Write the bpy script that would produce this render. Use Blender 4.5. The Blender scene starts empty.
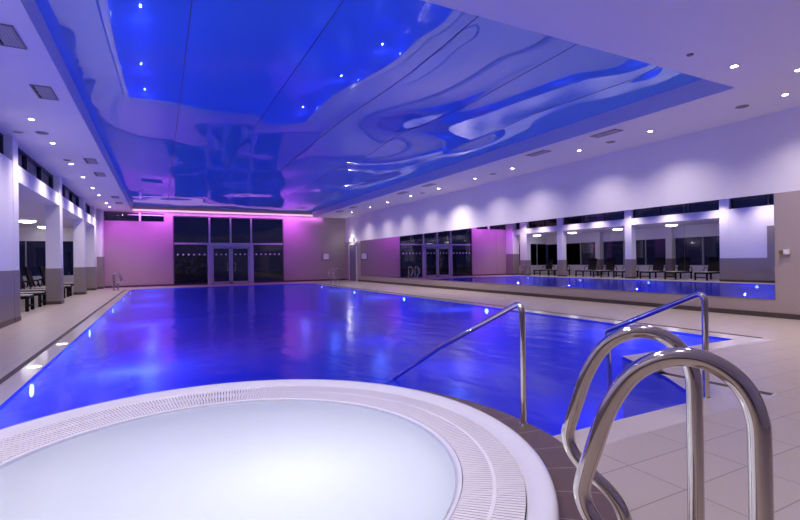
import bpy, bmesh, math, random
from mathutils import Vector, Matrix
from mathutils.geometry import delaunay_2d_cdt
random.seed(7)
S = bpy.context.scene
C = S.collection
PI = math.pi

# ------------------------------------------------------------------ materials
def new_mat(name):
    m = bpy.data.materials.new(name); m.use_nodes = True
    m.node_tree.nodes.clear()
    return m, m.node_tree.nodes, m.node_tree.links

def surf(name, col, rough=.5, metal=0., var=.06, scale=3., bump=0., bscale=40., spec=.5, coat=0.):
    m, N, L = new_mat(name)
    out = N.new('ShaderNodeOutputMaterial'); b = N.new('ShaderNodeBsdfPrincipled')
    L.new(b.outputs[0], out.inputs[0])
    tc = N.new('ShaderNodeTexCoord'); nz = N.new('ShaderNodeTexNoise')
    nz.inputs['Scale'].default_value = scale; nz.inputs['Detail'].default_value = 4
    L.new(tc.outputs['Object'], nz.inputs['Vector'])
    mr = N.new('ShaderNodeMapRange'); mr.inputs[3].default_value = 1 - var; mr.inputs[4].default_value = 1 + var
    L.new(nz.outputs[0], mr.inputs[0])
    mx = N.new('ShaderNodeVectorMath'); mx.operation = 'SCALE'
    mx.inputs[0].default_value = col[:3]; L.new(mr.outputs[0], mx.inputs['Scale'])
    L.new(mx.outputs[0], b.inputs['Base Color'])
    b.inputs['Roughness'].default_value = rough; b.inputs['Metallic'].default_value = metal
    b.inputs['Specular IOR Level'].default_value = spec
    b.inputs['Coat Weight'].default_value = coat; b.inputs['Coat Roughness'].default_value = .05
    if bump:
        n2 = N.new('ShaderNodeTexNoise'); n2.inputs['Scale'].default_value = bscale
        L.new(tc.outputs['Object'], n2.inputs['Vector'])
        bp = N.new('ShaderNodeBump'); bp.inputs['Strength'].default_value = bump; bp.inputs['Distance'].default_value = .01
        L.new(n2.outputs[0], bp.inputs['Height']); L.new(bp.outputs[0], b.inputs['Normal'])
    return m

def emit(name, col, st):
    m, N, L = new_mat(name)
    out = N.new('ShaderNodeOutputMaterial'); e = N.new('ShaderNodeEmission')
    e.inputs[0].default_value = (*col, 1); e.inputs[1].default_value = st
    L.new(e.outputs[0], out.inputs[0]); return m

def tiles(name, col, grout, axes, size, off, width=.004, rough=.35, spec=.5, var=.05):
    """rectangular tiles with thin joints along two world axes"""
    m, N, L = new_mat(name)
    out = N.new('ShaderNodeOutputMaterial'); b = N.new('ShaderNodeBsdfPrincipled'); L.new(b.outputs[0], out.inputs[0])
    g = N.new('ShaderNodeNewGeometry'); sp = N.new('ShaderNodeSeparateXYZ'); L.new(g.outputs['Position'], sp.inputs[0])
    lines = []; ids = []
    for a, s, o in zip(axes, size, off):
        ad = N.new('ShaderNodeMath'); ad.operation = 'SUBTRACT'; L.new(sp.outputs[a], ad.inputs[0]); ad.inputs[1].default_value = o
        dv = N.new('ShaderNodeMath'); dv.operation = 'DIVIDE'; L.new(ad.outputs[0], dv.inputs[0]); dv.inputs[1].default_value = s
        fr = N.new('ShaderNodeMath'); fr.operation = 'FRACT'; L.new(dv.outputs[0], fr.inputs[0])
        fl = N.new('ShaderNodeMath'); fl.operation = 'FLOOR'; L.new(dv.outputs[0], fl.inputs[0]); ids.append(fl)
        lt = N.new('ShaderNodeMath'); lt.operation = 'LESS_THAN'; L.new(fr.outputs[0], lt.inputs[0]); lt.inputs[1].default_value = width / s
        lines.append(lt)
    mxl = N.new('ShaderNodeMath'); mxl.operation = 'MAXIMUM'; L.new(lines[0].outputs[0], mxl.inputs[0]); L.new(lines[1].outputs[0], mxl.inputs[1])
    cb = N.new('ShaderNodeCombineXYZ'); L.new(ids[0].outputs[0], cb.inputs[0]); L.new(ids[1].outputs[0], cb.inputs[1])
    wn = N.new('ShaderNodeTexWhiteNoise'); L.new(cb.outputs[0], wn.inputs[0])
    nz = N.new('ShaderNodeTexNoise'); nz.inputs['Scale'].default_value = 5; L.new(g.outputs['Position'], nz.inputs['Vector'])
    av = N.new('ShaderNodeMath'); av.operation = 'ADD'; L.new(wn.outputs['Value'], av.inputs[0]); L.new(nz.outputs[0], av.inputs[1])
    mr = N.new('ShaderNodeMapRange'); mr.inputs[2].default_value = 2; mr.inputs[3].default_value = 1 - var; mr.inputs[4].default_value = 1 + var
    L.new(av.outputs[0], mr.inputs[0])
    vs = N.new('ShaderNodeVectorMath'); vs.operation = 'SCALE'; vs.inputs[0].default_value = col; L.new(mr.outputs[0], vs.inputs['Scale'])
    mx = N.new('ShaderNodeMix'); mx.data_type = 'RGBA'; L.new(mxl.outputs[0], mx.inputs[0]); L.new(vs.outputs[0], mx.inputs[6]); mx.inputs[7].default_value = (*grout, 1)
    L.new(mx.outputs[2], b.inputs['Base Color'])
    b.inputs['Roughness'].default_value = rough; b.inputs['Specular IOR Level'].default_value = spec
    return m

M = {}
M['white'] = surf('white_plaster', (.80, .78, .80), .6, var=.02)
M['ceil'] = surf('white_ceiling', (.82, .79, .81), .7, var=.02)
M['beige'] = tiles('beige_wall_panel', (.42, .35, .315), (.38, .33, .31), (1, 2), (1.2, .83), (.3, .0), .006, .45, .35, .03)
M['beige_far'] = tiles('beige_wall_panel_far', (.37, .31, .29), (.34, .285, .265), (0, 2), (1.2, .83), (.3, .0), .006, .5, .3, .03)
M['wainscot'] = surf('taupe_wainscot', (.27, .235, .22), .4, var=.04)
M['skirt'] = tiles('dark_brown_skirting', (.075, .055, .05), (.13, .11, .1), (1, 0), (.6, .6), (.1, .1), .006, .35)
M['floor'] = tiles('beige_floor_tile', (.52, .45, .40), (.27, .235, .215), (0, 1), (.60, .34), (2.488, 1.54), .0075, .28, .5, .04)
M['edge'] = tiles('pale_edging_tile', (.66, .59, .53), (.54, .48, .44), (0, 1), (.3, .3), (2.488, 2.45), .003, .12, .5, .03)
M['channel'] = surf('dark_channel', (.035, .028, .026), .6)
M['chan2'] = surf('grey_drain', (.09, .085, .12), .5)
M['steel'] = surf('polished_steel', (.70, .65, .58), .09, 1., var=.03, scale=8)
M['frame'] = surf('grey_aluminium', (.45, .43, .48), .4, .3, var=.02)
M['dframe'] = surf('dark_frame', (.06, .06, .075), .4, .2)
M['dark'] = surf('dark_wicker', (.006, .005, .006), .7, var=.2, scale=60, bump=.4, bscale=90, spec=.2)
M['slat'] = surf('pale_lounger_slat', (.5, .47, .45), .5)
M['whitepl'] = surf('white_plastic', (.8, .79, .78), .35)
M['grey'] = surf('grey_metal', (.22, .21, .23), .5, .2)
M['vent'] = surf('vent_blades', (.40, .38, .40), .5)
M['brass'] = surf('brass', (.45, .28, .06), .3, .8)
M['darkvoid'] = surf('dark_plenum', (.03, .03, .035), .8)
M['tubwhite'] = surf('white_acrylic', (.87, .87, .89), .18, var=.02, coat=.3)
M['tubtile'] = surf('small_blue_tub_tiles', (.58, .61, .74), .3, var=.12, scale=30)
M['grate'] = surf('white_grating', (.90, .88, .89), .4, var=.03)
M['ground'] = surf('dark_paving', (.07, .07, .075), .7, var=.2)
M['lawn'] = surf('dark_lawn', (.02, .03, .015), .9, var=.3)
M['leaf'] = surf('hedge_leaf', (.10, .085, .03), .7, var=.3, scale=9)
M['door'] = surf('grey_door', (.19, .19, .25), .45)
M['lamp'] = emit('downlight_lens', (1, .93, .95), 45)
M['dome'] = emit('dome_lamp', (.95, .88, 1), 10)
M['led'] = emit('pink_led', (1, .50, .88), 1.0)
M['exit'] = emit('lit_sign', (1, .98, .98), 4)
M['uw'] = emit('underwater_lens', (.35, .72, 1), 14)
M['ledge'] = emit('ledge_glow', (1, .96, .98), 3)
M['basin'] = tiles('blue_pool_tile', (.05, .08, .75), (.09, .13, .75), (0, 1), (.25, .25), (0, 0), .006, .4, .4, .06)

def mat_surround():
    m, N, L = new_mat('brown_surround_tile')
    out = N.new('ShaderNodeOutputMaterial'); b = N.new('ShaderNodeBsdfPrincipled'); L.new(b.outputs[0], out.inputs[0])
    tc = N.new('ShaderNodeTexCoord'); sp = N.new('ShaderNodeSeparateXYZ'); L.new(tc.outputs['Object'], sp.inputs[0])
    at = N.new('ShaderNodeMath'); at.operation = 'ARCTAN2'; L.new(sp.outputs[1], at.inputs[0]); L.new(sp.outputs[0], at.inputs[1])
    ml = N.new('ShaderNodeMath'); ml.operation = 'MULTIPLY'; ml.inputs[1].default_value = 42 / (2 * PI); L.new(at.outputs[0], ml.inputs[0])
    fr = N.new('ShaderNodeMath'); fr.operation = 'FRACT'; L.new(ml.outputs[0], fr.inputs[0])
    lt = N.new('ShaderNodeMath'); lt.operation = 'LESS_THAN'; L.new(fr.outputs[0], lt.inputs[0]); lt.inputs[1].default_value = .022
    nz = N.new('ShaderNodeTexNoise'); nz.inputs['Scale'].default_value = 22; L.new(tc.outputs['Object'], nz.inputs['Vector'])
    cr = N.new('ShaderNodeValToRGB'); cr.color_ramp.elements[0].color = (.105, .066, .05, 1); cr.color_ramp.elements[1].color = (.165, .108, .085, 1)
    L.new(nz.outputs[0], cr.inputs[0])
    mx = N.new('ShaderNodeMix'); mx.data_type = 'RGBA'; L.new(lt.outputs[0], mx.inputs[0]); L.new(cr.outputs[0], mx.inputs[6]); mx.inputs[7].default_value = (.36, .31, .27, 1)
    L.new(mx.outputs[2], b.inputs['Base Color']); b.inputs['Roughness'].default_value = .3
    return m
M['surround'] = mat_surround()

def mat_glass(name, tint=.92, rough=.0, ior=1.5):
    m, N, L = new_mat(name)
    out = N.new('ShaderNodeOutputMaterial')
    tr = N.new('ShaderNodeBsdfTransparent'); tr.inputs[0].default_value = (tint, tint, tint, 1)
    gl = N.new('ShaderNodeBsdfGlossy'); gl.inputs['Roughness'].default_value = rough
    fr = N.new('ShaderNodeFresnel'); fr.inputs[0].default_value = ior
    mx = N.new('ShaderNodeMixShader'); L.new(fr.outputs[0], mx.inputs[0]); L.new(tr.outputs[0], mx.inputs[1]); L.new(gl.outputs[0], mx.inputs[2])
    L.new(mx.outputs[0], out.inputs[0]); return m
M['glass'] = mat_glass('window_glass', .75)

def mat_mirror():
    m, N, L = new_mat('silver_mirror')
    out = N.new('ShaderNodeOutputMaterial'); g = N.new('ShaderNodeBsdfGlossy')
    g.inputs['Color'].default_value = (.86, .85, .88, 1); g.inputs['Roughness'].default_value = .0
    L.new(g.outputs[0], out.inputs[0]); return m
M['mirror'] = mat_mirror()

def mat_water(name, tint, scale, strength, rough, milk=None, cloud=.8, refl=1.):
    m, N, L = new_mat(name)
    out = N.new('ShaderNodeOutputMaterial')
    g = N.new('ShaderNodeNewGeometry')
    mp = N.new('ShaderNodeMapping'); mp.inputs['Scale'].default_value = (1, .55, 1); L.new(g.outputs['Position'], mp.inputs[0])
    nz = N.new('ShaderNodeTexNoise'); nz.inputs['Scale'].default_value = scale; nz.inputs['Detail'].default_value = 3
    nz.inputs['Distortion'].default_value = .6
    L.new(mp.outputs[0], nz.inputs['Vector'])
    bp = N.new('ShaderNodeBump'); bp.inputs['Strength'].default_value = strength; bp.inputs['Distance'].default_value = .05
    L.new(nz.outputs[0], bp.inputs['Height'])
    tr = N.new('ShaderNodeBsdfTransparent'); tr.inputs[0].default_value = (*tint, 1)
    gl = N.new('ShaderNodeBsdfGlossy'); gl.inputs['Roughness'].default_value = rough; L.new(bp.outputs[0], gl.inputs['Normal'])
    fr = N.new('ShaderNodeFresnel'); fr.inputs[0].default_value = 1.33; L.new(bp.outputs[0], fr.inputs['Normal'])
    body = tr
    if milk:
        df = N.new('ShaderNodeBsdfDiffuse'); df.inputs[0].default_value = (*milk, 1)
        tl = N.new('ShaderNodeBsdfTranslucent'); tl.inputs[0].default_value = (*milk, 1)
        m1 = N.new('ShaderNodeMixShader'); m1.inputs[0].default_value = .55; L.new(df.outputs[0], m1.inputs[1]); L.new(tl.outputs[0], m1.inputs[2])
        m2 = N.new('ShaderNodeMixShader'); m2.inputs[0].default_value = cloud; L.new(tr.outputs[0], m2.inputs[1]); L.new(m1.outputs[0], m2.inputs[2])
        body = m2
    fm = N.new('ShaderNodeMath'); fm.operation = 'MULTIPLY'; L.new(fr.outputs[0], fm.inputs[0]); fm.inputs[1].default_value = refl
    mx = N.new('ShaderNodeMixShader'); L.new(fm.outputs[0], mx.inputs[0]); L.new(body.outputs[0], mx.inputs[1]); L.new(gl.outputs[0], mx.inputs[2])
    L.new(mx.outputs[0], out.inputs[0]); return m
M['water'] = mat_water('pool_water_surface', (.42, .46, 1.0), 2.2, .32, .15, milk=(.075, .09, .72), cloud=.45, refl=.95)
M['milk'] = mat_water('bubbling_tub_water', (.85, .9, .97), 2.5, .10, .12, milk=(.86, .9, .95))

def mat_membrane():
    m, N, L = new_mat('blue_stretch_film')
    out = N.new('ShaderNodeOutputMaterial')
    df = N.new('ShaderNodeBsdfDiffuse')
    g = N.new('ShaderNodeNewGeometry'); nz = N.new('ShaderNodeTexNoise'); nz.inputs['Scale'].default_value = .4; L.new(g.outputs['Position'], nz.inputs['Vector'])
    cr = N.new('ShaderNodeValToRGB'); cr.color_ramp.elements[0].color = (.12, .34, .84, 1); cr.color_ramp.elements[1].color = (.14, .39, .88, 1)
    L.new(nz.outputs[0], cr.inputs[0]); L.new(cr.outputs[0], df.inputs[0])
    gl = N.new('ShaderNodeBsdfGlossy'); gl.inputs['Color'].default_value = (.72, .76, 1, 1); gl.inputs['Roughness'].default_value = .015
    mx = N.new('ShaderNodeMixShader'); mx.inputs[0].default_value = .33; L.new(df.outputs[0], mx.inputs[1]); L.new(gl.outputs[0], mx.inputs[2])
    L.new(mx.outputs[0], out.inputs[0]); return m
M['film'] = mat_membrane()

# ------------------------------------------------------------------ mesh helpers
def box(bm, x0, x1, y0, y1, z0, z1, bev=0.):
    r = bmesh.ops.create_cube(bm, size=1.)
    vs = r['verts']
    for v in vs:
        v.co = Vector((x0 + (v.co.x + .5) * (x1 - x0), y0 + (v.co.y + .5) * (y1 - y0), z0 + (v.co.z + .5) * (z1 - z0)))
    if bev:
        es = {e for v in vs for e in v.link_edges}
        bmesh.ops.bevel(bm, geom=list(es), offset=bev, segments=2, affect='EDGES')

def cyl(bm, c, r, h, n=24, r2=None, axis='Z'):
    res = bmesh.ops.create_cone(bm, cap_ends=True, segments=n, radius1=r, radius2=r if r2 is None else r2, depth=h)
    R = {'Z': Matrix(), 'X': Matrix.Rotation(PI / 2, 4, 'Y'), 'Y': Matrix.Rotation(PI / 2, 4, 'X')}[axis]
    for v in res['verts']: v.co = R @ v.co + Vector(c)

def ring(bm, c, r0, r1, h, n=28):
    """flat annulus with thickness hanging below c.z"""
    L = []
    for k in range(n):
        a = 2 * PI * k / n; ca, sa = math.cos(a), math.sin(a)
        L.append([bm.verts.new((c[0] + r * ca, c[1] + r * sa, c[2] + z)) for r, z in ((r0, 0), (r1, 0), (r1, -h * .5), ((r0 + r1) / 2, -h), (r0, -h * .6))])
    for k in range(n):
        A, B = L[k], L[(k + 1) % n]
        for i in range(5):
            j = (i + 1) % 5
            bm.faces.new((A[i], A[j], B[j], B[i]))

def fillet(pts, rad, n=10):
    """round the corners of a polyline; rad a number or list"""
    P = [Vector(p) for p in pts]; out = [P[0]]
    for i in range(1, len(P) - 1):
        r = rad[i - 1] if isinstance(rad, (list, tuple)) else rad
        a, b, c = P[i - 1], P[i], P[i + 1]
        u = (a - b).normalized(); v = (c - b).normalized()
        ang = u.angle(v); t = r / math.tan(ang / 2)
        t = min(t, (a - b).length * .49, (c - b).length * .49); rr = t * math.tan(ang / 2)
        cen = b + (u + v).normalized() * (rr / math.sin(ang / 2))
        s = b + u * t - cen; e = b + v * t - cen
        tot = s.angle(e); ax = s.cross(e).normalized()
        for k in range(n + 1):
            out.append(cen + Matrix.Rotation(tot * k / n, 3, ax) @ s)
    out.append(P[-1]); return out

def catmull(pts, n=6):
    P = [Vector(p) for p in pts]; P = [P[0] * 2 - P[1]] + P + [P[-1] * 2 - P[-2]]
    out = []
    for i in range(1, len(P) - 2):
        for k in range(n):
            t = k / n; a, b, c, d = P[i - 1:i + 3]
            out.append(.5 * ((2 * b) + (c - a) * t + (2 * a - 5 * b + 4 * c - d) * t * t + (3 * b - a - 3 * c + d) * t ** 3))
    out.append(P[-2]); return out

def tube(bm, pts, r, n=16):
    P = [Vector(p) for p in pts]; Q = [P[0]]
    for p in P[1:]:
        if (p - Q[-1]).length > 1e-5: Q.append(p)
    P = Q; T = []
    for i in range(len(P)):
        a = P[max(i - 1, 0)]; b = P[min(i + 1, len(P) - 1)]; T.append((b - a).normalized())
    up = Vector((0, 0, 1)) if abs(T[0].z) < .9 else Vector((1, 0, 0))
    x = T[0].cross(up).normalized(); rings = []
    for i, p in enumerate(P):
        x = (x - T[i] * x.dot(T[i])).normalized(); y = T[i].cross(x)
        rings.append([bm.verts.new(p + (x * math.cos(2 * PI * k / n) + y * math.sin(2 * PI * k / n)) * r) for k in range(n)])
    for a, b in zip(rings, rings[1:]):
        for k in range(n): bm.faces.new((a[k], a[(k + 1) % n], b[(k + 1) % n], b[k]))
    bm.faces.new(rings[0][::-1]); bm.faces.new(rings[-1])

def lathe(bm, prof, cx=0., cy=0., n=96, sx=1.):
    rings = []
    for r, z in prof:
        rings.append([bm.verts.new((cx + r * math.cos(2 * PI * k / n), cy + r * math.sin(2 * PI * k / n), z)) for k in range(n)])
    for a, b in zip(rings, rings[1:]):
        for k in range(n): bm.faces.new((a[k], a[(k + 1) % n], b[(k + 1) % n], b[k]))
    return rings

def obj(name, bm, m, parent=None, smooth=False, fix=True):
    me = bpy.data.meshes.new(name)
    if fix: bmesh.ops.recalc_face_normals(bm, faces=bm.faces)
    bm.to_mesh(me); bm.free()
    if smooth:
        for p in me.polygons: p.use_smooth = True
        if smooth == 'auto':
            me.set_sharp_from_angle(angle=math.radians(40))
    me.materials.append(m)
    o = bpy.data.objects.new(name, me); C.objects.link(o)
    if parent: o.parent = parent
    return o

def tag(o, label, cat, group=None, kind=None):
    o['label'] = label; o['category'] = cat
    if group: o['group'] = group
    if kind: o['kind'] = kind
    return o

def empty(name, label, cat, loc=(0, 0, 0), rz=0, group=None):
    o = bpy.data.objects.new(name, None); C.objects.link(o); o.empty_display_size = .1
    o.location = loc; o.rotation_euler = (0, 0, rz)
    return tag(o, label, cat, group)

def struct(name, bm, m, label, cat, parent=None, **k):
    o = obj(name, bm, m, parent, **k)
    if not parent:
        o['kind'] = 'structure'; o['label'] = label; o['category'] = cat
    return o

def boxes(*bs, bev=0.):
    bm = bmesh.new()
    for b in bs: box(bm, *b, bev=bev)
    return bm

def lamp(kind, loc, energy, col, parent=None, size=.05, spot=None, blend=.6, name='lamp', dirv=None):
    l = bpy.data.lights.new(name, kind); l.energy = energy; l.color = col
    if kind == 'SPOT': l.spot_size = spot; l.spot_blend = blend
    if kind in ('SPOT', 'POINT'): l.shadow_soft_size = size
    o = bpy.data.objects.new(name, l); C.objects.link(o); o.location = loc
    if dirv is not None: o.rotation_euler = Vector(dirv).to_track_quat('-Z', 'Y').to_euler()
    if parent: o.parent = parent
    return o

def copy_tree(o, label=None, group=None, loc=None, rz=None, parent=None):
    c = o.copy(); C.objects.link(c)
    if parent: c.parent = parent
    if label: c['label'] = label
    if group: c['group'] = group
    if loc is not None: c.location = loc
    if rz is not None: c.rotation_euler = (0, 0, rz)
    for ch in o.children: copy_tree(ch, parent=c)
    return c

# ------------------------------------------------------------------ dimensions (metres; camera stands at the origin)
XR, XL, YF, YB, ZC = 10.99, -2.87, 29.4, -4.0, 4.113
XB = -7.0                       # back of the lounge
ZL, ZBT = 3.17, 3.555           # beam underside, clerestory sill
ZW = 1.15                       # wainscot height
XCL, XCR, YCN, ZM = -1.311, 8.737, 4.456, 4.45
PX0, PX1, PY0, PY1 = -1.29, 7.67, 2.45, 26.3
TUB = (.28, 2.68)

# ------------------------------------------------------------------ floor with the pool and the tub cut out
pool = [(PX0, PY0), (4.33, PY0), (4.40, 2.72), (4.72, 3.13), (5.20, 4.00), (PX1, 3.975), (PX1, PY1), (PX0, PY1)]
edging = [(-1.52, 2.18), (4.98, 2.18), (4.88, 2.45), (4.84, 3.10), (5.0, 3.42), (5.35, 3.68), (8.08, 3.70), (8.08, 26.72), (-1.52, 26.72)]
def circ(r, n=96, c=TUB): return [(c[0] + r * math.cos(2 * PI * k / n), c[1] + r * math.sin(2 * PI * k / n)) for k in range(n)]
SURC, SURR = (.34, 2.66), 1.96
def inside(p, poly):
    x, y = p; r = False
    for i in range(len(poly)):
        (x0, y0), (x1, y1) = poly[i - 1], poly[i]
        if (y0 > y) != (y1 > y) and x < (x1 - x0) * (y - y0) / (y1 - y0) + x0: r = not r
    return r
def regions():
    outer = [(-7, YB), (XR, YB), (XR, YF), (-7, YF)]
    loops = [outer, pool, edging, circ(SURR - .02, c=SURC)]
    vs, es = [], []
    for lp in loops:
        b = len(vs); vs += [Vector(p) for p in lp]
        es += [(b + i, b + (i + 1) % len(lp)) for i in range(len(lp))]
    v, e, f, *_ = delaunay_2d_cdt(vs, es, [], 0, 1e-6)
    return v, f
def plane_region(keep, z, flip=False):
    v, f = regions(); bm = bmesh.new(); bv = {}
    for t in f:
        c = sum((v[i] for i in t), Vector((0, 0))) / len(t)
        if keep(c):
            for i in t:
                if i not in bv: bv[i] = bm.verts.new((v[i].x, v[i].y, z))
            fc = bm.faces.new([bv[i] for i in t])
            if fc.normal.z < 0: fc.normal_flip()
    return bm
tubd = lambda c: (c.x - SURC[0]) ** 2 + (c.y - SURC[1]) ** 2 < (SURR - .02) ** 2
struct('floor', plane_region(lambda c: not inside(c, pool) and not inside(c, edging) and not tubd(c), 0), M['floor'], 'beige rectangular floor tiles around the pool', 'floor')
struct('trim_1', plane_region(lambda c: inside(c, edging) and not inside(c, pool) and not tubd(c), 0), M['edge'], 'pale glossy tile edging around the pool', 'pool edging')
w = plane_region(lambda c: inside(c, pool) and not tubd(c), -.022)
ow = obj('pool_water', w, M['water'], fix=False)
tag(ow, 'calm deep blue lit water filling the long swimming pool', 'water', kind='stuff')

# basin
bm = bmesh.new(); n = len(pool)
top = [bm.verts.new((x, y, 0)) for x, y in pool]; bot = [bm.verts.new((x, y, -1.5)) for x, y in pool]
for i in range(n - 1):
    if i: bm.faces.new((top[i], top[i + 1], bot[i + 1], bot[i]))
for (xa, ya), (xb, yb) in (((2.27, PY0), pool[1]), (pool[-1], (PX0, 3.66))):     # stop where the hot tub plinth begins
    bm.faces.new([bm.verts.new(p) for p in ((xa, ya, 0), (xb, yb, 0), (xb, yb, -1.5), (xa, ya, -1.5))])
bm.faces.new(bot)
struct('pool_basin', bm, M['basin'], 'blue tiled basin under the pool water', 'pool', fix=True)

# overflow channels: narrow dark slots in the deck
def strip(pts, w_, z0=-.01, z1=.003):
    bm = bmesh.new()
    for a, b in zip(pts, pts[1:]):
        a = Vector(a); b = Vector(b); d = (b - a).normalized(); nn = Vector((-d.y, d.x)) * w_ / 2; e = d * w_ / 2
        q = [a - e + nn, b + e + nn, b + e - nn, a - e - nn]
        lo = [bm.verts.new((p.x, p.y, z0)) for p in q]; hi = [bm.verts.new((p.x, p.y, z1)) for p in q]
        bm.faces.new(hi); bm.faces.new(lo[::-1])
        for i in range(4): bm.faces.new((lo[i], lo[(i + 1) % 4], hi[(i + 1) % 4], hi[i]))
    return bm
struct('trim_2', strip([(-1.55, 2.6), (-1.55, 26.75), (8.11, 26.75), (8.11, 3.86)], .07), M['channel'], 'dark drain slot running around the far pool deck', 'drain channel')
struct('trim_3', strip([(4.93, 3.37), (4.80, 3.20), (4.88, 2.27)], .08), M['channel'], 'short dark drain slot by the pool corner', 'drain channel')

# ------------------------------------------------------------------ walls
T = .3
struct('wall_right', boxes((XR, XR + T, YB, YF, 2.5, ZC + .5)), M['white'], 'white upper wall above the mirror', 'wall')
struct('wall_right_panelling', boxes((XR - .0, XR + T, YB, YF, 0, 2.5)), M['beige'], 'beige panelled lower wall around the mirror', 'wall')
struct('baseboard_right', boxes((XR - .018, XR, YB, 27.3, 0, .10), (XR - .018, XR, 28.75, YF, 0, .10), bev=.004), M['skirt'], 'dark brown tile skirting on the right wall', 'baseboard')
# door in the right wall near the far corner
d = struct('door_1', boxes((XR - .03, XR, 27.42, 28.6, 0.005, 2.28), bev=.005), M['door'], 'grey flush door near the far right corner', 'door')
struct('door_frame', boxes((XR - .05, XR, 27.33, 27.42, 0, 2.36), (XR - .05, XR, 28.6, 28.69, 0, 2.36), (XR - .05, XR, 27.33, 28.69, 2.28, 2.36), bev=.006), M['whitepl'], '', '', parent=d)
hb = bmesh.new(); tube(hb, fillet([(XR - .03, 27.55, 1.05), (XR - .08, 27.55, 1.05), (XR - .08, 27.70, 1.05)], .02), .01)
struct('door_handle', hb, M['steel'], '', '', parent=d, smooth='auto')

# far wall : left panel with high window, glazed screen, right panel
gx0, gx1, gz = .66, 6.89, 3.97
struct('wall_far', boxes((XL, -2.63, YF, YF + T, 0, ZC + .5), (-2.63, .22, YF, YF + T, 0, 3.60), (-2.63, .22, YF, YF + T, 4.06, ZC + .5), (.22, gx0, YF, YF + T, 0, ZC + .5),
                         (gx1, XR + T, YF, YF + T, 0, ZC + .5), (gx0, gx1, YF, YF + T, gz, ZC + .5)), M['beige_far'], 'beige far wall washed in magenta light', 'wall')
struct('baseboard_far', boxes((XL, gx0, YF - .018, YF, 0, .10), (gx1, XR, YF - .018, YF, 0, .10), bev=.004), M['skirt'], 'dark skirting along the far wall', 'baseboard')
# high window
def tagst(o, label, cat): o['kind'] = 'structure'; o['label'] = label; o['category'] = cat; return o
w1 = tagst(bpy.data.objects.new('window_1', None), 'narrow high window at top left of the far wall', 'window'); C.objects.link(w1); w1.location = (-2.4, YF, 3.6)
def pt(o, bm, name, m, **k):
    """part given in world coordinates under a located empty"""
    mi = Matrix.Rotation(-o.rotation_euler.z, 4, 'Z') @ Matrix.Translation(-o.location)
    bmesh.ops.transform(bm, matrix=mi, verts=bm.verts)
    return obj(name, bm, m, o, **k)
pt(w1, boxes((-2.63, .22, YF + .10, YF + .13, 3.60, 4.06)), 'pane', M['glass'])
pt(w1, boxes((-1.02, -.92, YF - .01, YF + .14, 3.60, 4.06)), 'mullion', M['whitepl'])
pt(w1, boxes((-1.55, .22, YF + .0, YF + .08, 3.93, 3.985)), 'blind_rail', M['whitepl'])
pt(w1, boxes((-2.63, .22, YF, YF + .16, 4.03, 4.06), (-2.63, .22, YF, YF + .16, 3.60, 3.625), (-2.63, -2.60, YF, YF + .16, 3.6, 4.06), (.19, .22, YF, YF + .16, 3.6, 4.06)), 'window_frame', M['dframe'])
# glazed screen
w2 = tagst(bpy.data.objects.new('window_2', None), 'tall glazed screen around the double doors in the far wall', 'window'); C.objects.link(w2); w2.location = (gx0, YF, 0)
fy0, fy1 = YF + .02, YF + .10
pt(w2, boxes((gx0, gx0 + .06, fy0, fy1, 0, gz), (gx1 - .06, gx1, fy0, fy1, 0, gz), (gx0, gx1, fy0, fy1, gz - .06, gz), (gx0, 2.45, fy0, fy1, 0, .08), (5.05, gx1, fy0, fy1, 0, .08)), 'window_frame', M['dframe'])
for nm, a, b in (('mullion', 2.53, 2.63), ('mullion', 4.89, 4.99)): pt(w2, boxes((a, b, YF - .0, fy1 + .02, 2.30, gz - .06), bev=.004), nm, M['frame'])
for a, b in ((2.46, 2.68), (4.84, 5.06)): pt(w2, boxes((a, b, YF - .0, fy1 + .02, 0, 2.34), bev=.004), 'jamb', M['frame'])
pt(w2, boxes((3.71, 3.80, YF, fy1 + .02, 2.44, gz - .06), bev=.004), 'mullion', M['frame'])
pt(w2, boxes((gx0 + .06, gx1 - .06, YF - .005, fy1 + .02, 2.34, 2.44), bev=.004), 'transom', M['frame'])
pt(w2, boxes((2.68, 4.84, YF, fy1, 2.22, 2.34), bev=.004), 'door_head', M['frame'])
for a, b, z0, z1 in ((gx0 + .06, 2.53, 2.44, gz - .06), (2.63, 3.71, 2.44, gz - .06), (3.80, 4.89, 2.44, gz - .06), (4.99, gx1 - .06, 2.44, gz - .06), (gx0 + .06, 2.46, .08, 2.34), (5.06, gx1 - .06, .08, 2.34)):
    pt(w2, boxes((a, b, YF + .055, YF + .067, z0, z1)), 'pane', M['glass'])
def dots(a, b, n_, z=1.76, y=YF + .05):
    bm = bmesh.new()
    for i in range(n_):
        x = a + (b - a) * (i + .5) / n_
        cyl(bm, (x, y, z), .05, .004, 16, axis='Y')
    return bm
pt(w2, dots(.75, 2.45, 6), 'frosted_dots', M['whitepl']); pt(w2, dots(5.10, 6.75, 6), 'frosted_dots', M['whitepl'])
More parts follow.
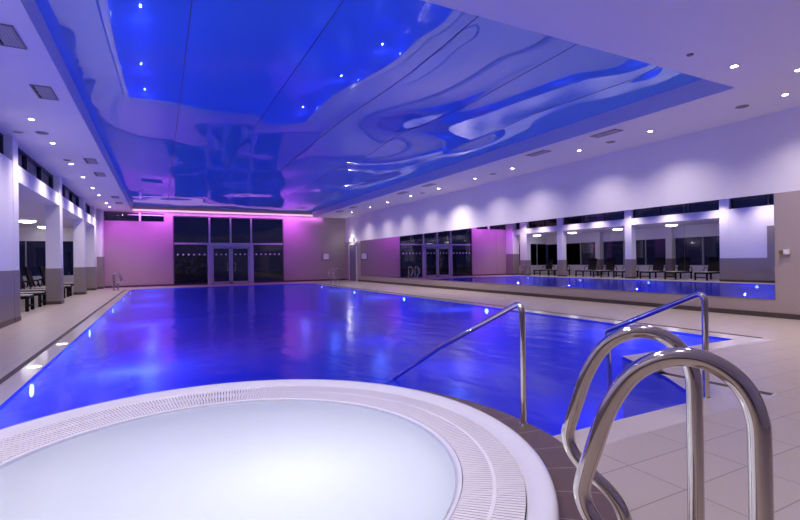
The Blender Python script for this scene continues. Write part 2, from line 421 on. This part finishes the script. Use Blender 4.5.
for i, (a, b, hx, s) in enumerate(((2.69, 3.745, 3.64, -1), (3.765, 4.83, 3.87, 1))):
    dd = tagst(bpy.data.objects.new('door_%d' % (i + 2), None), ('left' if i == 0 else 'right') + ' leaf of the glazed double doors', 'door'); C.objects.link(dd); dd.location = (a, YF, 0)
    pt(dd, boxes((a, a + .10, fy0, fy1, .01, 2.21), (b - .10, b, fy0, fy1, .01, 2.21), (a, b, fy0, fy1, 2.10, 2.21), (a, b, fy0, fy1, .01, .16), bev=.004), 'leaf_frame', M['frame'])
    pt(dd, boxes((a + .10, b - .10, YF + .055, YF + .065, .16, 2.10)), 'pane', M['glass'])
    pt(dd, dots(a + .13, b - .13, 3), 'frosted_dots', M['whitepl'])
    bm = bmesh.new(); x = b - .05 if i == 0 else a + .05
    tube(bm, fillet([(x, YF + .02, 1.30), (x + s * .0, YF - .06, 1.30), (x + s * .17, YF - .08, 1.26), (x + s * .17, YF - .08, .80), (x, YF - .06, .76), (x, YF + .02, .76)], .06), .02)
    pt(dd, bm, 'door_handle', M['steel'], smooth='auto')

# wall behind the viewer, left wall near part, lounge shell
struct('wall_back', boxes((XB, XR + T, YB - T, YB, 0, ZC + .5)), M['white'], 'white wall behind the hot tub', 'wall')
struct('wall_left', boxes((XL - .45, XL, YB, 13.47, 0, ZBT), (XL - .45, XL, YB, 5.0, ZBT, ZC + .4)), M['white'], 'white solid wall before the first lounge opening', 'wall')
struct('wall_left_wainscot', boxes((XL - .46, XL + .008, YB, 13.478, 0, ZW)), M['wainscot'], 'taupe wainscot below the white left wall', 'wainscot')
struct('baseboard_left', boxes((XL - .47, XL + .02, YB, 13.49, 0, .10), bev=.004), M['skirt'], 'dark skirting below the left wainscot', 'baseboard')
struct('wall_left_panel', boxes((XL - .05, XL + .03, 9.6, 11.42, .1, 2.62), bev=.006), M['wainscot'], 'tall taupe panel on the left wall', 'wall panel')
struct('beam', boxes((XL - .36, XL, 13.47, YF, ZL, ZBT)), M['white'], 'white beam along the tops of the lounge openings', 'beam')
def pillar(x0, x1, y0, y1, label, z=ZC, wz=ZW):
    o = struct('pillar', boxes((x0, x1, y0, y1, 0, z), bev=.004), M['white'], label, 'pillar')
    obj('wainscot', boxes((x0 - .008, x1 + .008, y0 - .008, y1 + .008, .0, wz)), M['wainscot'], o)
    obj('baseboard', boxes((x0 - .02, x1 + .02, y0 - .02, y1 + .02, 0, .10), bev=.004), M['skirt'], o)
    return o
pillar(XL - .455, XL + .006, 13.03, 13.48, 'white pillar at the end of the solid left wall', wz=ZW)
pillar(XL - .37, XL + .016, 18.36, 18.82, 'white pillar with taupe base, first free one along the lounge')
pillar(XL - .37, XL + .016, 23.72, 24.19, 'white pillar with taupe base, second free one along the lounge')
pillar(XL - .37, XL + .016, 27.25, 28.0, 'white pillar closest to the far wall')
o = struct('pillar', boxes((-3.3, -2.66, 28.6, YF, 0, ZC)), M['white'], 'corner pier with tall grey base at the far left', 'pillar')
obj('wainscot', boxes((-3.31, -2.652, 28.592, YF, 0, 1.66)), M['wainscot'], o); obj('baseboard', boxes((-3.32, -2.64, 28.58, YF, 0, .10), bev=.004), M['skirt'], o)
# clerestory windows above the beam
wn = 3
for y0, y1, lab in ((5, 13.03, 'before the first pillar'), (13.47, 18.36, 'between the first and second pillars'), (18.82, 23.72, 'between the second and third pillars'), (24.19, 28.6, 'beyond the third pillar')):
    e = tagst(bpy.data.objects.new('window_%d' % wn, None), 'dark clerestory strip window above the beam, ' + lab, 'window'); C.objects.link(e); e.location = (XL - .2, y0, ZBT); wn += 1
    pt(e, boxes((XL - .22, XL - .205, y0, y1, ZBT, ZC)), 'pane', M['glass'])
    k = max(2, round((y1 - y0) / 1.65))
    for i in range(1, k):
        yy = y0 + (y1 - y0) * i / k
        pt(e, boxes((XL - .27, XL - .15, yy - .035, yy + .035, ZBT + .03, ZC - .03)), 'mullion', M['dframe'])
    pt(e, boxes((XL - .27, XL - .15, y0, y1, ZBT, ZBT + .04), (XL - .27, XL - .15, y0, y1, ZC - .04, ZC), (XL - .27, XL - .15, y0, y0 + .05, ZBT, ZC), (XL - .27, XL - .15, y1 - .05, y1, ZBT, ZC)), 'window_frame', M['dframe'])
# lounge
struct('ceiling_lounge', boxes((XB - .3, XL - .02, 9.0, YF + T, ZL + .002, ZL + .2)), M['ceil'], 'white flat ceiling of the lounge', 'ceiling')
struct('wall_lounge_near', boxes((XB, XL - .45, 8.7, 9.0, 0, ZL)), M['white'], 'white end wall of the lounge', 'wall')
struct('wall_lounge_back', boxes((XB - .3, XB, 9.0, YF + T, 0, .72), (XB - .3, XB, 9.0, YF + T, 2.44, ZL)), M['white'], 'low white wall and lintel of the lounge windows', 'wall')
struct('wall_lounge_far', boxes((XB, XL - .3, YF, YF + T, 0, .72), (XB, XL - .3, YF, YF + T, 2.49, ZL + .3)), M['white'], 'white end wall of the lounge around its window', 'wall')
cols = [13.2, 18.6, 24.0]
for yc, lab in zip(cols, ('nearest', 'middle', 'farthest')):
    o = struct('pillar', boxes((XB - .1, XB + .3, yc - .2, yc + .2, 0, ZL), bev=.004), M['white'], lab + ' white column between the lounge windows', 'pillar')
    obj('wainscot', boxes((XB - .11, XB + .308, yc - .208, yc + .208, 0, ZW)), M['wainscot'], o)
ys = [9.0] + [v for c in cols for v in (c - .2, c + .2)] + [YF]
for i in range(4):
    y0, y1 = ys[2 * i], ys[2 * i + 1]
    e = tagst(bpy.data.objects.new('window_%d' % wn, None), 'dark lounge window, ' + ('nearest', 'second', 'third', 'farthest')[i] + ' along the back wall', 'window'); C.objects.link(e); e.location = (XB, y0, .72); wn += 1
    pt(e, boxes((XB - .16, XB - .148, y0, y1, .72, 2.44)), 'pane', M['glass'])
    for k in (1, 2):
        yy = y0 + (y1 - y0) * k / 3
        pt(e, boxes((XB - .2, XB - .1, yy - .035, yy + .035, .76, 2.40)), 'mullion', M['frame'])
    pt(e, boxes((XB - .2, XB - .1, y0, y1, .72, .76), (XB - .2, XB - .1, y0, y1, 2.40, 2.44)), 'window_frame', M['dframe'])
e = tagst(bpy.data.objects.new('window_%d' % wn, None), 'dark window in the far end wall of the lounge', 'window'); C.objects.link(e); e.location = (XB, YF, .72)
pt(e, boxes((XB, XL - .3, YF + .1, YF + .112, .72, 2.49)), 'pane', M['glass'])
for x in (-6.0, -5.0, -4.0): pt(e, boxes((x - .03, x + .03, YF + .06, YF + .14, .72, 2.49)), 'mullion', M['frame'])

# ------------------------------------------------------------------ ceiling: white soffit frame round the recess
struct('ceiling', boxes((XL - .46, XR + T, YB, YCN, ZC, ZC + .42), (XL - .46, XCL, YCN, YF, ZC, ZC + .42), (XCR, XR + T, YCN, YF, ZC, ZC + .42)), M['ceil'], 'white ceiling border around the blue recess', 'ceiling')
# blue glossy stretch film, each panel sagging between its welds
seams = [XCL, .38, 2.03, 3.75, 5.55, 7.45, XCR]
def film_z(x, y):
    for a, b in zip(seams, seams[1:]):
        if a - 1e-6 <= x <= b + 1e-6:
            t = (x - a) / (b - a); break
    k = min(1, (y - YCN) / 1.2, (YF - y) / 1.2); k = max(k, 0)
    ex = min(1, (x - XCL) / .8, (XCR - x) / .8); ex = max(ex, 0); ex = ex * ex * (3 - 2 * ex); k = k * k * (3 - 2 * k)
    far = min(1, max(0, (y - 9) / 8)); amp = (.32 + .35 * far) * (1 + 3.0 * min(1, max(0, (x - 2.4) / 2)) * (1 - .8 * far))
    s = .022 * math.sin(PI * t) ** 1.0 * k
    wv = .035 * math.sin(y * .85 + .55 * x + 1.1 * math.sin(.45 * x + .23 * y)) + .02 * math.sin(1.3 * y - .9 * x + 2) + .022 * math.sin(.6 * x - .33 * y + .7)
    return ZM - s - wv * k * ex * amp
bm = bmesh.new(); xs = []
for a, b in zip(seams, seams[1:]):
    xs += [a + (b - a) * i / 14 for i in range(14)]
xs.append(XCR)
NY = 190; g = [[bm.verts.new((x, YCN + (YF - YCN) * j / NY, film_z(x, YCN + (YF - YCN) * j / NY))) for x in xs] for j in range(NY + 1)]
for j in range(NY):
    for i in range(len(xs) - 1): bm.faces.new((g[j][i], g[j + 1][i], g[j + 1][i + 1], g[j][i + 1]))
film = struct('ceiling_film', bm, M['film'], 'glossy blue stretched film ceiling over the pool', 'ceiling', smooth=True)
bm = bmesh.new()
for s in seams[1:-1]:
    tube(bm, [(s, YCN + (YF - YCN) * j / NY, film_z(s, YCN + (YF - YCN) * j / NY) - .001) for j in range(NY + 1)], .006, 5)
struct('weld_seam', bm, M['dframe'], '', '', parent=film)

# pink led strip along the top of the far wall
t = empty('light_strip', 'thin glowing pink strip along the top of the far wall', 'light strip', (4.1, YF, 4.1))
pt(t, boxes((-1.30, 9.4, YF - .16, YF - .001, 4.118, 4.14), bev=.003), 'housing', M['whitepl'])
pt(t, boxes((-1.30, 9.4, YF - .175, YF - .155, 4.15, 4.26), bev=.003), 'diffuser', M['led'])

l = bpy.data.lights.new('strip_glow', 'AREA'); l.shape = 'RECTANGLE'; l.size = 10.6; l.size_y = .06; l.energy = 65; l.color = (.75, .2, 1)
lo = bpy.data.objects.new('strip_glow', l); C.objects.link(lo); lo.location = (4.05, YF - .18, 4.105); lo.rotation_euler = Vector((0, .28, -1)).to_track_quat('-Z', 'Y').to_euler()
for x, e, tx in ((-1.9, 200, -1.7), (.1, 300, .1), (7.3, 310, 7.3), (8.8, 50, 8.6)):
    lamp('SPOT', (x, YF - 1.35, ZC - .03 if x < -1.3 else ZC + .25), e, (.66, .10, 1), size=.02, spot=math.radians(110), blend=1., name='added_magenta_spot', dirv=(tx - x, 1.35, -1.9))  # added spots with no fitting, washing the far wall magenta
# ------------------------------------------------------------------ mirror panels on the right wall
my = [4.925, 6.737, 10.306, 13.64, 16.9, 20.2, 23.5, 26.735]
words_ = ['nearest', 'second nearest', 'third from the near end', 'middle', 'third from the far end', 'second from the far end', 'farthest']
for i in range(7):
    bm = boxes((XR - .012, XR - .001, my[i] + .002, my[i + 1] - .002, .371, 2.497))
    tag(obj('mirror_panel', bm, M['mirror']), 'frameless wall mirror panel on the right wall, ' + words_[i], 'mirror', 'mirror panels along the right wall')

# ------------------------------------------------------------------ downlights
WARM = (1., .86, .84)
def make_down():
    t = empty('downlight', 'x', 'downlight', (0, 0, -50))
    bm = bmesh.new(); ring(bm, (0, 0, 0), .044, .08, .014); obj('trim_ring', bm, M['whitepl'], t, smooth='auto')
    bm = bmesh.new(); cyl(bm, (0, 0, -.005), .045, .006, 24); obj('lens', bm, M['lamp'], t)
    return t
proto = None
def down(x, y, label, group, energy=150, spot=132):
    global proto
    if proto is None: proto = make_down(); t = proto
    else: t = copy_tree(proto)
    t.location = (x, y, ZC); t['label'] = label; t['group'] = group
    lamp('SPOT', (x, y, ZC - .03), energy, WARM, size=.05, spot=math.radians(spot), blend=1., name='overhead_spot')
    return t
ordn = ['nearest', 'second', 'third', 'fourth', 'fifth', 'sixth', 'seventh', 'eighth', 'ninth', 'tenth']
RY = [4.26, 6.84, 8.86, 11.5, 13.48, 15.9, 18.23, 20.6, 22.8, 25.4]
for i, y in enumerate(RY):
    down(9.93, y, 'lit round downlight by the mirror wall, %s along its row' % ordn[i], 'downlights over the mirror wall', 420 if i == 5 else 150)
down(8.80, 3.6, 'large bright downlight cut by the right edge of the photo', 'downlights in the near ceiling')
down(7.72, 3.95, 'lit downlight just beyond the tip of the blue recess', 'downlights in the near ceiling')
LY = [11.4, 13.43, 16.0, 18.26, 20.7, 22.7, 25.55, 27.28]
for i, y in enumerate(LY):
    down(-2.21, y, 'lit round downlight in the left ceiling border, %s along its row' % ordn[i], 'downlights over the left deck', 200)
for x, y in ((-.3, 2.4), (1.0, 2.9)):
    lamp('SPOT', (x, y, ZC - .03), 190, (.95, .9, 1), size=.25, spot=math.radians(100), blend=1., name='overhead_spot')  # added spots without fittings, brightening the tub rim from above
for x, y in ((-2.21, 9), (-2.21, 6.5), (-2.21, 4), (5.5, 2.0), (3.0, 2.0), (.5, 1.2), (8, .5), (-2, 1.5), (9.9, 1.5)):
    lamp('SPOT', (x, y, ZC - .03), 95, WARM, size=.05, spot=math.radians(118), blend=.7, name='overhead_spot')

# unlit small ceiling fittings
def small_fit(x, y, r, label, m='grey', cat='ceiling fitting'):
    t = empty('ceiling_spot', label, cat, (x, y, ZC))
    bm = bmesh.new(); ring(bm, (0, 0, 0), r * .72, r, .012); obj('trim_ring', bm, M[m], t, smooth='auto')
    bm = bmesh.new(); cyl(bm, (0, 0, -.004), r * .74, .006, 20); obj('baffle', bm, M['grey'], t)
for i, (y, lab) in enumerate(((4.96, 'before the second wall downlight'), (7.9, 'beside the nearest right ceiling vent'), (12.5, 'between the lit right hand downlights'), (17.25, 'next to the fourth right ceiling vent'))):
    small_fit(9.95, y, .11, 'unlit dark round ceiling fitting, ' + lab)
small_fit(-2.24, 12.5, .12, 'unlit dark round fitting between the nearest left downlights')
small_fit(-2.68, 12.62, .13, 'pale ring fitting tight by the left wall', 'whitepl')
small_fit(-2.23, 15.46, .09, 'unlit dark round fitting before the third left downlight')
small_fit(6.71, 4.0, .045, 'tiny dark sensor on the near ceiling by the recess edge', 'dframe', 'sensor')

# ceiling vents
def make_vent():
    t = empty('ceiling_vent', 'x', 'vent', (0, 0, -50))
    obj('frame', boxes((-.14, .14, -.34, -.31, -.014, 0), (-.14, .14, .31, .34, -.014, 0), (-.14, -.115, -.31, .31, -.014, 0), (.115, .14, -.31, .31, -.014, 0)), M['grey'], t)
    obj('plenum', boxes((-.115, .115, -.31, .31, -.003, -.001)), M['darkvoid'], t)
    bm = bmesh.new()
    for k in range(6):
        x = -.07 + k * .036
        box(bm, x - .015, x + .015, -.31, .31, -.010, -.005)
    box(bm, -.115, .115, -.11, -.095, -.012, -.004); box(bm, -.115, .115, .095, .11, -.012, -.004)
    obj('blades', bm, M['vent'], t)
    return t
pv = make_vent(); first = True
for side, x in (('left', -1.67), ('right', 9.15)):
    for i, y in enumerate((7.38, 9.55, 15.35, 17.5, 23.2, 25.35)):
        t = pv if first else copy_tree(pv); first = False
        t.location = (x, y, ZC)
        t['label'] = 'grey louvred vent in the %s ceiling border, %s along its row' % (side, ordn[i]); t['group'] = 'vents in the %s ceiling border' % side

# ------------------------------------------------------------------ underwater lights and glowing ledge discs
def make_uw():
    t = empty('underwater_light', 'x', 'pool light', (0, 0, -50))
    bm = bmesh.new(); cyl(bm, (.01, 0, 0), .09, .02, 28, axis='X'); obj('bezel', bm, M['steel'], t, smooth='auto')
    bm = bmesh.new(); cyl(bm, (.025, 0, 0), .07, .014, 28, .06, axis='X'); obj('lens', bm, M['uw'], t)
    return t
pu = None
BLUE = (.20, .36, 1.)
UW = 82
for side, x, ysl, rz in (('left', PX0, (6.4, 11.1, 16.2, 20.8, 25.4), 0), ('right', PX1, (5.25, 9.95, 14.65, 19.4, 24.1), PI)):
    for i, y in enumerate(ysl):
        if pu is None: pu = make_uw(); t = pu
        else: t = copy_tree(pu)
        t.location = (x, y, -.115); t.rotation_euler = (0, 0, rz)
        t['label'] = 'glowing round underwater light in the %s pool wall, %s along it' % (side, ordn[i]); t['group'] = 'underwater lights in the %s pool wall' % side
        s = 1 if side == 'left' else -1
        lamp('POINT', (x + s * .95, y, -.40), UW * (1.9 if y < 7 and s == 1 else 1), BLUE, size=.025, name='underwater_lamp')
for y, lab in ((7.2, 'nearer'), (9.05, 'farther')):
    t = empty('ledge_disc', 'glowing white disc on the left pool ledge, %s of the two' % lab, 'ledge light', (-1.40, y, 0), group='bright discs on the left ledge')
    bm = bmesh.new(); cyl(bm, (0, 0, .002), .075, .004, 24); obj('lens', bm, M['ledge'], t)  # thin emissive disc laid on the ledge tiles

# ------------------------------------------------------------------ hot tub
tub = empty('hot_tub', 'large round white hot tub with grated overflow rim in the foreground', 'hot tub', (TUB[0], TUB[1], 0))
bm = bmesh.new()
lathe(bm, [(1.578, .125), (1.584, .152), (1.60, .168), (1.63, .188), (1.665, .199), (1.69, .198), (1.708, .188), (1.717, .165), (1.72, .05)], n=144)
obj('rim', bm, M['tubwhite'], tub, smooth='auto')
bm = bmesh.new()
r = lathe(bm, [(1.284, .140), (1.281, .152), (1.270, .151), (1.256, .143), (1.235, .10), (1.21, -.10), (1.17, -.40), (1.08, -.62), (.90, -.78), (.6, -.86), (.02, -.88)], n=144)
tb = obj('basin', bm, M['tubwhite'], tub, smooth='auto')
bm = bmesh.new(); lathe(bm, [(1.256, .146), (1.236, .105), (1.224, .06)], n=144)
obj('waterline_tiles', bm, M['tubtile'], tb, smooth=True)
bm = bmesh.new()                                    # radial slats in two rings with a rib between
for r0, r1, n_ in ((1.286, 1.432, 390), (1.444, 1.578, 420)):
    for k in range(n_):
        a = 2 * PI * (k + .5) / n_; ca, sa = math.cos(a), math.sin(a); hw = .0078
        def P(r_, w_, z): return (r_ * ca - w_ * sa, r_ * sa + w_ * ca, z)
        zt0 = .154 + (r0 - 1.30) * .05; zt1 = .154 + (r1 - 1.30) * .05
        q = [bm.verts.new(P(r0, -hw, zt0)), bm.verts.new(P(r1, -hw, zt1)), bm.verts.new(P(r1, hw, zt1)), bm.verts.new(P(r0, hw, zt0))]
        p_ = [bm.verts.new(P(r0, -hw, zt0 - .018)), bm.verts.new(P(r1, -hw, zt1 - .018)), bm.verts.new(P(r1, hw, zt1 - .018)), bm.verts.new(P(r0, hw, zt0 - .018))]
        bm.faces.new(q); bm.faces.new((q[0], p_[0], p_[1], q[1])); bm.faces.new((q[2], p_[2], p_[3], q[3])); bm.faces.new((q[1], p_[1], p_[2], q[2])); bm.faces.new((q[3], p_[3], p_[0], q[0]))
lathe(bm, [(1.430, .140), (1.430, .1615), (1.446, .162), (1.446, .140)], n=144)
obj('overflow_grating', bm, M['grate'], tub, fix=True)
bm = bmesh.new(); lathe(bm, [(1.281, .148), (1.284, .120), (1.575, .128), (1.58, .15)], n=144); obj('drain_channel', bm, M['chan2'], tub, smooth='auto')
bm = bmesh.new(); lathe(bm, [(SURR - .0, -.02), (SURR, .088), (SURR - .012, .10), (1.58, .10)], n=144)
su = obj('tile_surround', bm, M['surround'], tub, smooth='auto'); su.location = (SURC[0] - TUB[0], SURC[1] - TUB[1], 0)
su['label'] = 'dark brown tiled surround with pale radial joints'
bm = bmesh.new(); lathe(bm, [(SURR - .03, -1.5), (SURR - .03, .05)], n=144)
ps = obj('plinth_wall', bm, M['basin'], tub, smooth='auto'); ps.location = su.location
bm = bmesh.new(); bmesh.ops.create_circle(bm, cap_ends=True, radius=1.246, segments=96)
for v in bm.verts: v.co += Vector((TUB[0], TUB[1], .132))
for fc in bm.faces:
    if fc.normal.z < 0: fc.normal_flip()
tag(obj('hot_tub_water', bm, M['milk'], fix=False), 'milky white bubbling water glowing inside the hot tub', 'water', kind='stuff')
for dx, dy, e in ((.34, -.22, 9.5), (-.55, -.35, .8), (-.3, .5, .8)):
    lamp('POINT', (TUB[0] + dx, TUB[1] + dy, -.42), e, (.92, .96, 1.), size=.10, name='tub_lamp')

# ------------------------------------------------------------------ grab rails beside the hot tub
prof = [(0, 0), (0, .40), (0, .80), (.006, .90), (.035, .965), (.085, 1.003), (.14, 1.012), (.20, .995), (.262, .945), (.315, .85), (.350, .745), (.376, .66), (.380, .615), (.360, .565), (.310, .515), (.25, .47), (.212, .42), (.197, .36), (.195, .25), (.195, 0)]
def make_grab(name, label, group, loc, ang, sink=0., r=.0225, sc=1.):
    t = empty(name, label, 'handrail', loc, ang, group)
    bm = bmesh.new(); tube(bm, catmull([(a * sc, 0, max(z * sc, 0)) for a, z in prof[:-1]] + [(.195 * sc, 0, sink)], 7), r, 20)
    obj('tube', bm, M['steel'], t, smooth='auto')
    for x, z in ((0, 0), (.195 * sc, sink)):
        bm = bmesh.new(); cyl(bm, (x, 0, z + .006), r * 1.9, .012, 28, r * 1.6); obj('floor_flange', bm, M['steel'], t, smooth='auto')
    return t
ga = math.atan2(2.75 - .72, .3 - 1.3)
make_grab('grab_rail', 'thick steel looped grab rail nearest the viewer, right foreground', 'grab rails beside the hot tub', (1.17, .558, 0), ga)
make_grab('grab_rail', 'steel looped grab rail behind the nearest one, beside the hot tub surround', 'grab rails beside the hot tub', (1.44, .86, 0), ga, sink=.10)
make_grab('grab_rail', 'steel looped rail on the deck at the far left pool corner, front of the pair', 'grab rails at the far left corner', (-2.0, 26.0, 0), .05, sc=.82)
make_grab('grab_rail', 'steel looped rail on the deck at the far left pool corner, back of the pair', 'grab rails at the far left corner', (-1.98, 26.5, 0), .05, sc=.82)
make_grab('grab_rail', 'slim steel looped rail at the far right pool end, left of the pair', 'grab rails at the far right end', (8.62, 24.9, 0), PI - .1, sc=.86)
make_grab('grab_rail', 'slim steel looped rail at the far right pool end, right of the pair', 'grab rails at the far right end', (8.62, 24.1, 0), PI - .1, sc=.86)

# sloping pool handrails either side of the steps
t = empty('pool_handrail', 'sloping steel handrail descending into the pool behind the hot tub', 'handrail', (2.236, 2.51, .1), 0, 'sloping pool handrails')
bm = bmesh.new(); tube(bm, fillet([(0, 0, -.005), (0, 0, .855), (0, 1.09, .362), (0, 2.7, -.47)], [.05, .6], 12), .0205, 18); obj('tube', bm, M['steel'], t, smooth='auto')
bm = bmesh.new(); cyl(bm, (0, 0, .004), .036, .010, 24, .03); obj('floor_flange', bm, M['steel'], t, smooth='auto')
t = empty('pool_handrail', 'sloping steel handrail standing at the right pool corner', 'handrail', (4.307, 2.47, 0), 0, 'sloping pool handrails')
bm = bmesh.new(); tube(bm, fillet([(0, 0, -.005), (0, 0, .935), (0, 1.03, .46), (.02, 1.0, -.6)], [.05, .04], 12), .027, 18); obj('tube', bm, M['steel'], t, smooth='auto')
bm = bmesh.new(); cyl(bm, (0, 0, .004), .036, .010, 24, .03); obj('floor_flange', bm, M['steel'], t, smooth='auto')

# ------------------------------------------------------------------ wall fittings
t = empty('alarm_switch', 'small white and brass wall button right of the mirror', 'wall button', (XR, 4.74, 1.32))
obj('housing', boxes((-.06, 0, -.075, .03, -.05, .05), bev=.008), M['whitepl'], t)
bm = bmesh.new(); cyl(bm, (-.045, .055, 0), .036, .07, 20, axis='X'); obj('knob', bm, M['brass'], t, smooth='auto')
t = empty('notice_frame', 'small white framed notice on the far wall by the right corner', 'notice', (9.6, YF, 1.57))
obj('frame', boxes((-.26, .26, -.03, 0, -.25, .25), bev=.006), M['grey'], t)
obj('notice', boxes((-.14, .22, -.034, -.029, -.17, .20)), M['whitepl'], t)
t = empty('exit_sign', 'bright white lit sign above the grey door', 'lit sign', (XR, 28.1, 2.62))
obj('housing', boxes((-.06, 0, -.26, .26, -.11, .11), bev=.01), M['whitepl'], t)
obj('diffuser', boxes((-.066, -.058, -.24, .24, -.09, .09)), M['exit'], t)
lamp('POINT', (XR - .25, 28.1, 2.62), 12, (1, .97, .97), size=.08, name='sign_lamp')

# ------------------------------------------------------------------ lounge lamps
def make_dome():
    t = empty('ceiling_lamp', 'x', 'ceiling lamp', (0, 0, -50))
    bm = bmesh.new(); cyl(bm, (0, 0, -.015), .33, .03, 32); obj('base', bm, M['whitepl'], t, smooth='auto')
    bm = bmesh.new(); lathe(bm, [(.31, -.03), (.30, -.06), (.24, -.09), (.14, -.11), (.001, -.12)], n=32); obj('lamp_shade', bm, M['dome'], t, smooth='auto')
    return t
pdm = None
for i, y in enumerate((13.6, 17.3, 20.95, 24.8, 28.4)):
    if pdm is None: pdm = make_dome(); t = pdm
    else: t = copy_tree(pdm)
    t.location = (-5.0, y, ZL); t['label'] = 'glowing domed lamp on the lounge ceiling, %s from the near end' % ordn[i].replace('nearest', 'first'); t['group'] = 'domed lamps on the lounge ceiling'

# ------------------------------------------------------------------ sun loungers in the lounge, foot ends to the pool
def make_lounger():
    t = empty('sun_lounger', 'x', 'sun lounger', (0, 0, -50))      # local +X points to the pool, origin under the foot end
    for s in (-1, 1):
        obj('side_rail', boxes((-1.55, 0, s * .30 - .03, s * .30 + .03, .34, .42), bev=.006), M['dark'], t)
        obj('leg', boxes((-.08, 0, s * .30 - .035, s * .30 + .035, 0, .35), bev=.006), M['dark'], t)
        obj('leg', boxes((-1.5, -1.42, s * .30 - .035, s * .30 + .035, 0, .35), bev=.006), M['dark'], t)
        bm = bmesh.new(); tube(bm, fillet([(-1.45, s * .36, .40), (-1.42, s * .36, .66), (-.98, s * .36, .68), (-.90, s * .36, .40)], .08, 6), .022, 10)
        obj('armrest', bm, M['dark'], t, smooth='auto')
    obj('stretcher', boxes((-.065, -.015, -.30, .30, .12, .17), (-.065, -.015, -.30, .30, .34, .42)), M['dark'], t)
    bm = bmesh.new()
    for k in range(11): x = -.02 - k * .105; box(bm, x - .09, x, -.30, .30, .415, .445)
    obj('seat_slats', bm, M['slat'], t)
    bm = boxes((-.035, .035, -.33, .33, 0, .84), bev=.02)
    bmesh.ops.transform(bm, matrix=Matrix.Translation((-1.2, 0, .40)) @ Matrix.Rotation(-.24, 4, 'Y'), verts=bm.verts)
    obj('backrest', bm, M['dark'], t)
    return t
pl = None
locs = [(14.62, 'nearest the solid left wall'), (16.28, 'second from the solid left wall'), (17.8, 'just before the first free pillar'), (19.6, 'just past the first free pillar'), (21.15, 'midway between the two free pillars'),
        (22.6, 'just before the second free pillar'), (25.1, 'just past the second free pillar'), (26.6, 'farthest along the lounge')]
for y, lab in locs:
    if pl is None: pl = make_lounger(); t = pl
    else: t = copy_tree(pl)
    t.location = (-3.2, y, 0); t['label'] = 'dark sun lounger with raised back and pale slats, ' + lab; t['group'] = 'sun loungers in the lounge'
t = empty('side_table', 'small round white table behind the loungers', 'side table', (-5.75, 27.6, 0))
bm = bmesh.new(); cyl(bm, (0, 0, .63), .36, .03, 32); obj('table_top', bm, M['whitepl'], t, smooth='auto')
bm = bmesh.new(); cyl(bm, (0, 0, .31), .03, .62, 16); obj('stem', bm, M['dark'], t, smooth='auto')
bm = bmesh.new(); cyl(bm, (0, 0, .01), .2, .02, 24); obj('base', bm, M['dark'], t, smooth='auto')

# ------------------------------------------------------------------ outside at night
bm = boxes((-40, 40, YF + T, 70, -.12, -.05)); struct('ground_terrace', bm, M['ground'], 'dark paved terrace outside the far doors', 'ground')
bm = boxes((-40, XB - .3, -10, YF + T, -.12, -.05)); struct('ground_lawn', bm, M['lawn'], 'dark ground outside the lounge windows', 'ground')
def hedge(x, y, w_, h_, label):
    bm = bmesh.new()
    for k in range(260):
        px = random.uniform(-w_ / 2, w_ / 2); pz = random.uniform(0, h_); py = random.uniform(-.35, .35)
        a = random.uniform(0, PI); s = random.uniform(.07, .16); dz = random.uniform(-.06, .12)
        dx, dy = math.cos(a) * s, math.sin(a) * s
        vs = [bm.verts.new((px - dx, py - dy, pz)), bm.verts.new((px, py, pz + dz - .04)), bm.verts.new((px + dx, py + dy, pz + dz)), bm.verts.new((px, py, pz + dz + .06))]
        bm.faces.new(vs)
    o = obj('hedge', bm, M['leaf'], fix=False); o.location = (x, y, -.05)
    return tag(o, label, 'hedge')
hedge(1.25, 31.6, 1.0, 1.75, 'dim brown hedge behind the left glass pane, left clump')
hedge(2.3, 31.8, .8, 1.75, 'dim brown hedge behind the left glass pane, right clump')

# ------------------------------------------------------------------ world, camera, colour
wd = bpy.data.worlds.new('night'); S.world = wd; wd.use_nodes = True
bg = wd.node_tree.nodes['Background']; bg.inputs[0].default_value = (.009, .010, .045, 1); bg.inputs[1].default_value = .8

f = 467.75; yaw, pitch, roll = (math.radians(a) for a in (27.138, .075, -.773))
F = Vector((math.sin(yaw) * math.cos(pitch), math.cos(yaw) * math.cos(pitch), math.sin(pitch)))
r0 = Vector((math.cos(yaw), -math.sin(yaw), 0)); u0 = r0.cross(F)
c_, s_ = math.cos(roll), math.sin(roll)
Rv = r0 * c_ + u0 * s_; Uv = u0 * c_ - r0 * s_
cam = bpy.data.cameras.new('camera'); co = bpy.data.objects.new('camera', cam); C.objects.link(co)
m4 = Matrix((Rv, Uv, -F)).transposed().to_4x4(); m4.translation = (0, 0, 1.25); co.matrix_world = m4
cam.sensor_width = 36; cam.sensor_fit = 'HORIZONTAL'; cam.lens = f / 800 * 36; cam.clip_start = .05; cam.clip_end = 300
S.camera = co
S.view_settings.view_transform = 'Standard'; S.view_settings.look = 'None'
S.view_settings.exposure = 0.13; S.view_settings.gamma = 1; S.view_settings.use_curve_mapping = False
cy = S.cycles
cy.use_denoising = True; cy.max_bounces = 14; cy.diffuse_bounces = 6; cy.glossy_bounces = 8; cy.transparent_max_bounces = 24
cy.caustics_reflective = False; cy.caustics_refractive = False; cy.sample_clamp_indirect = 6
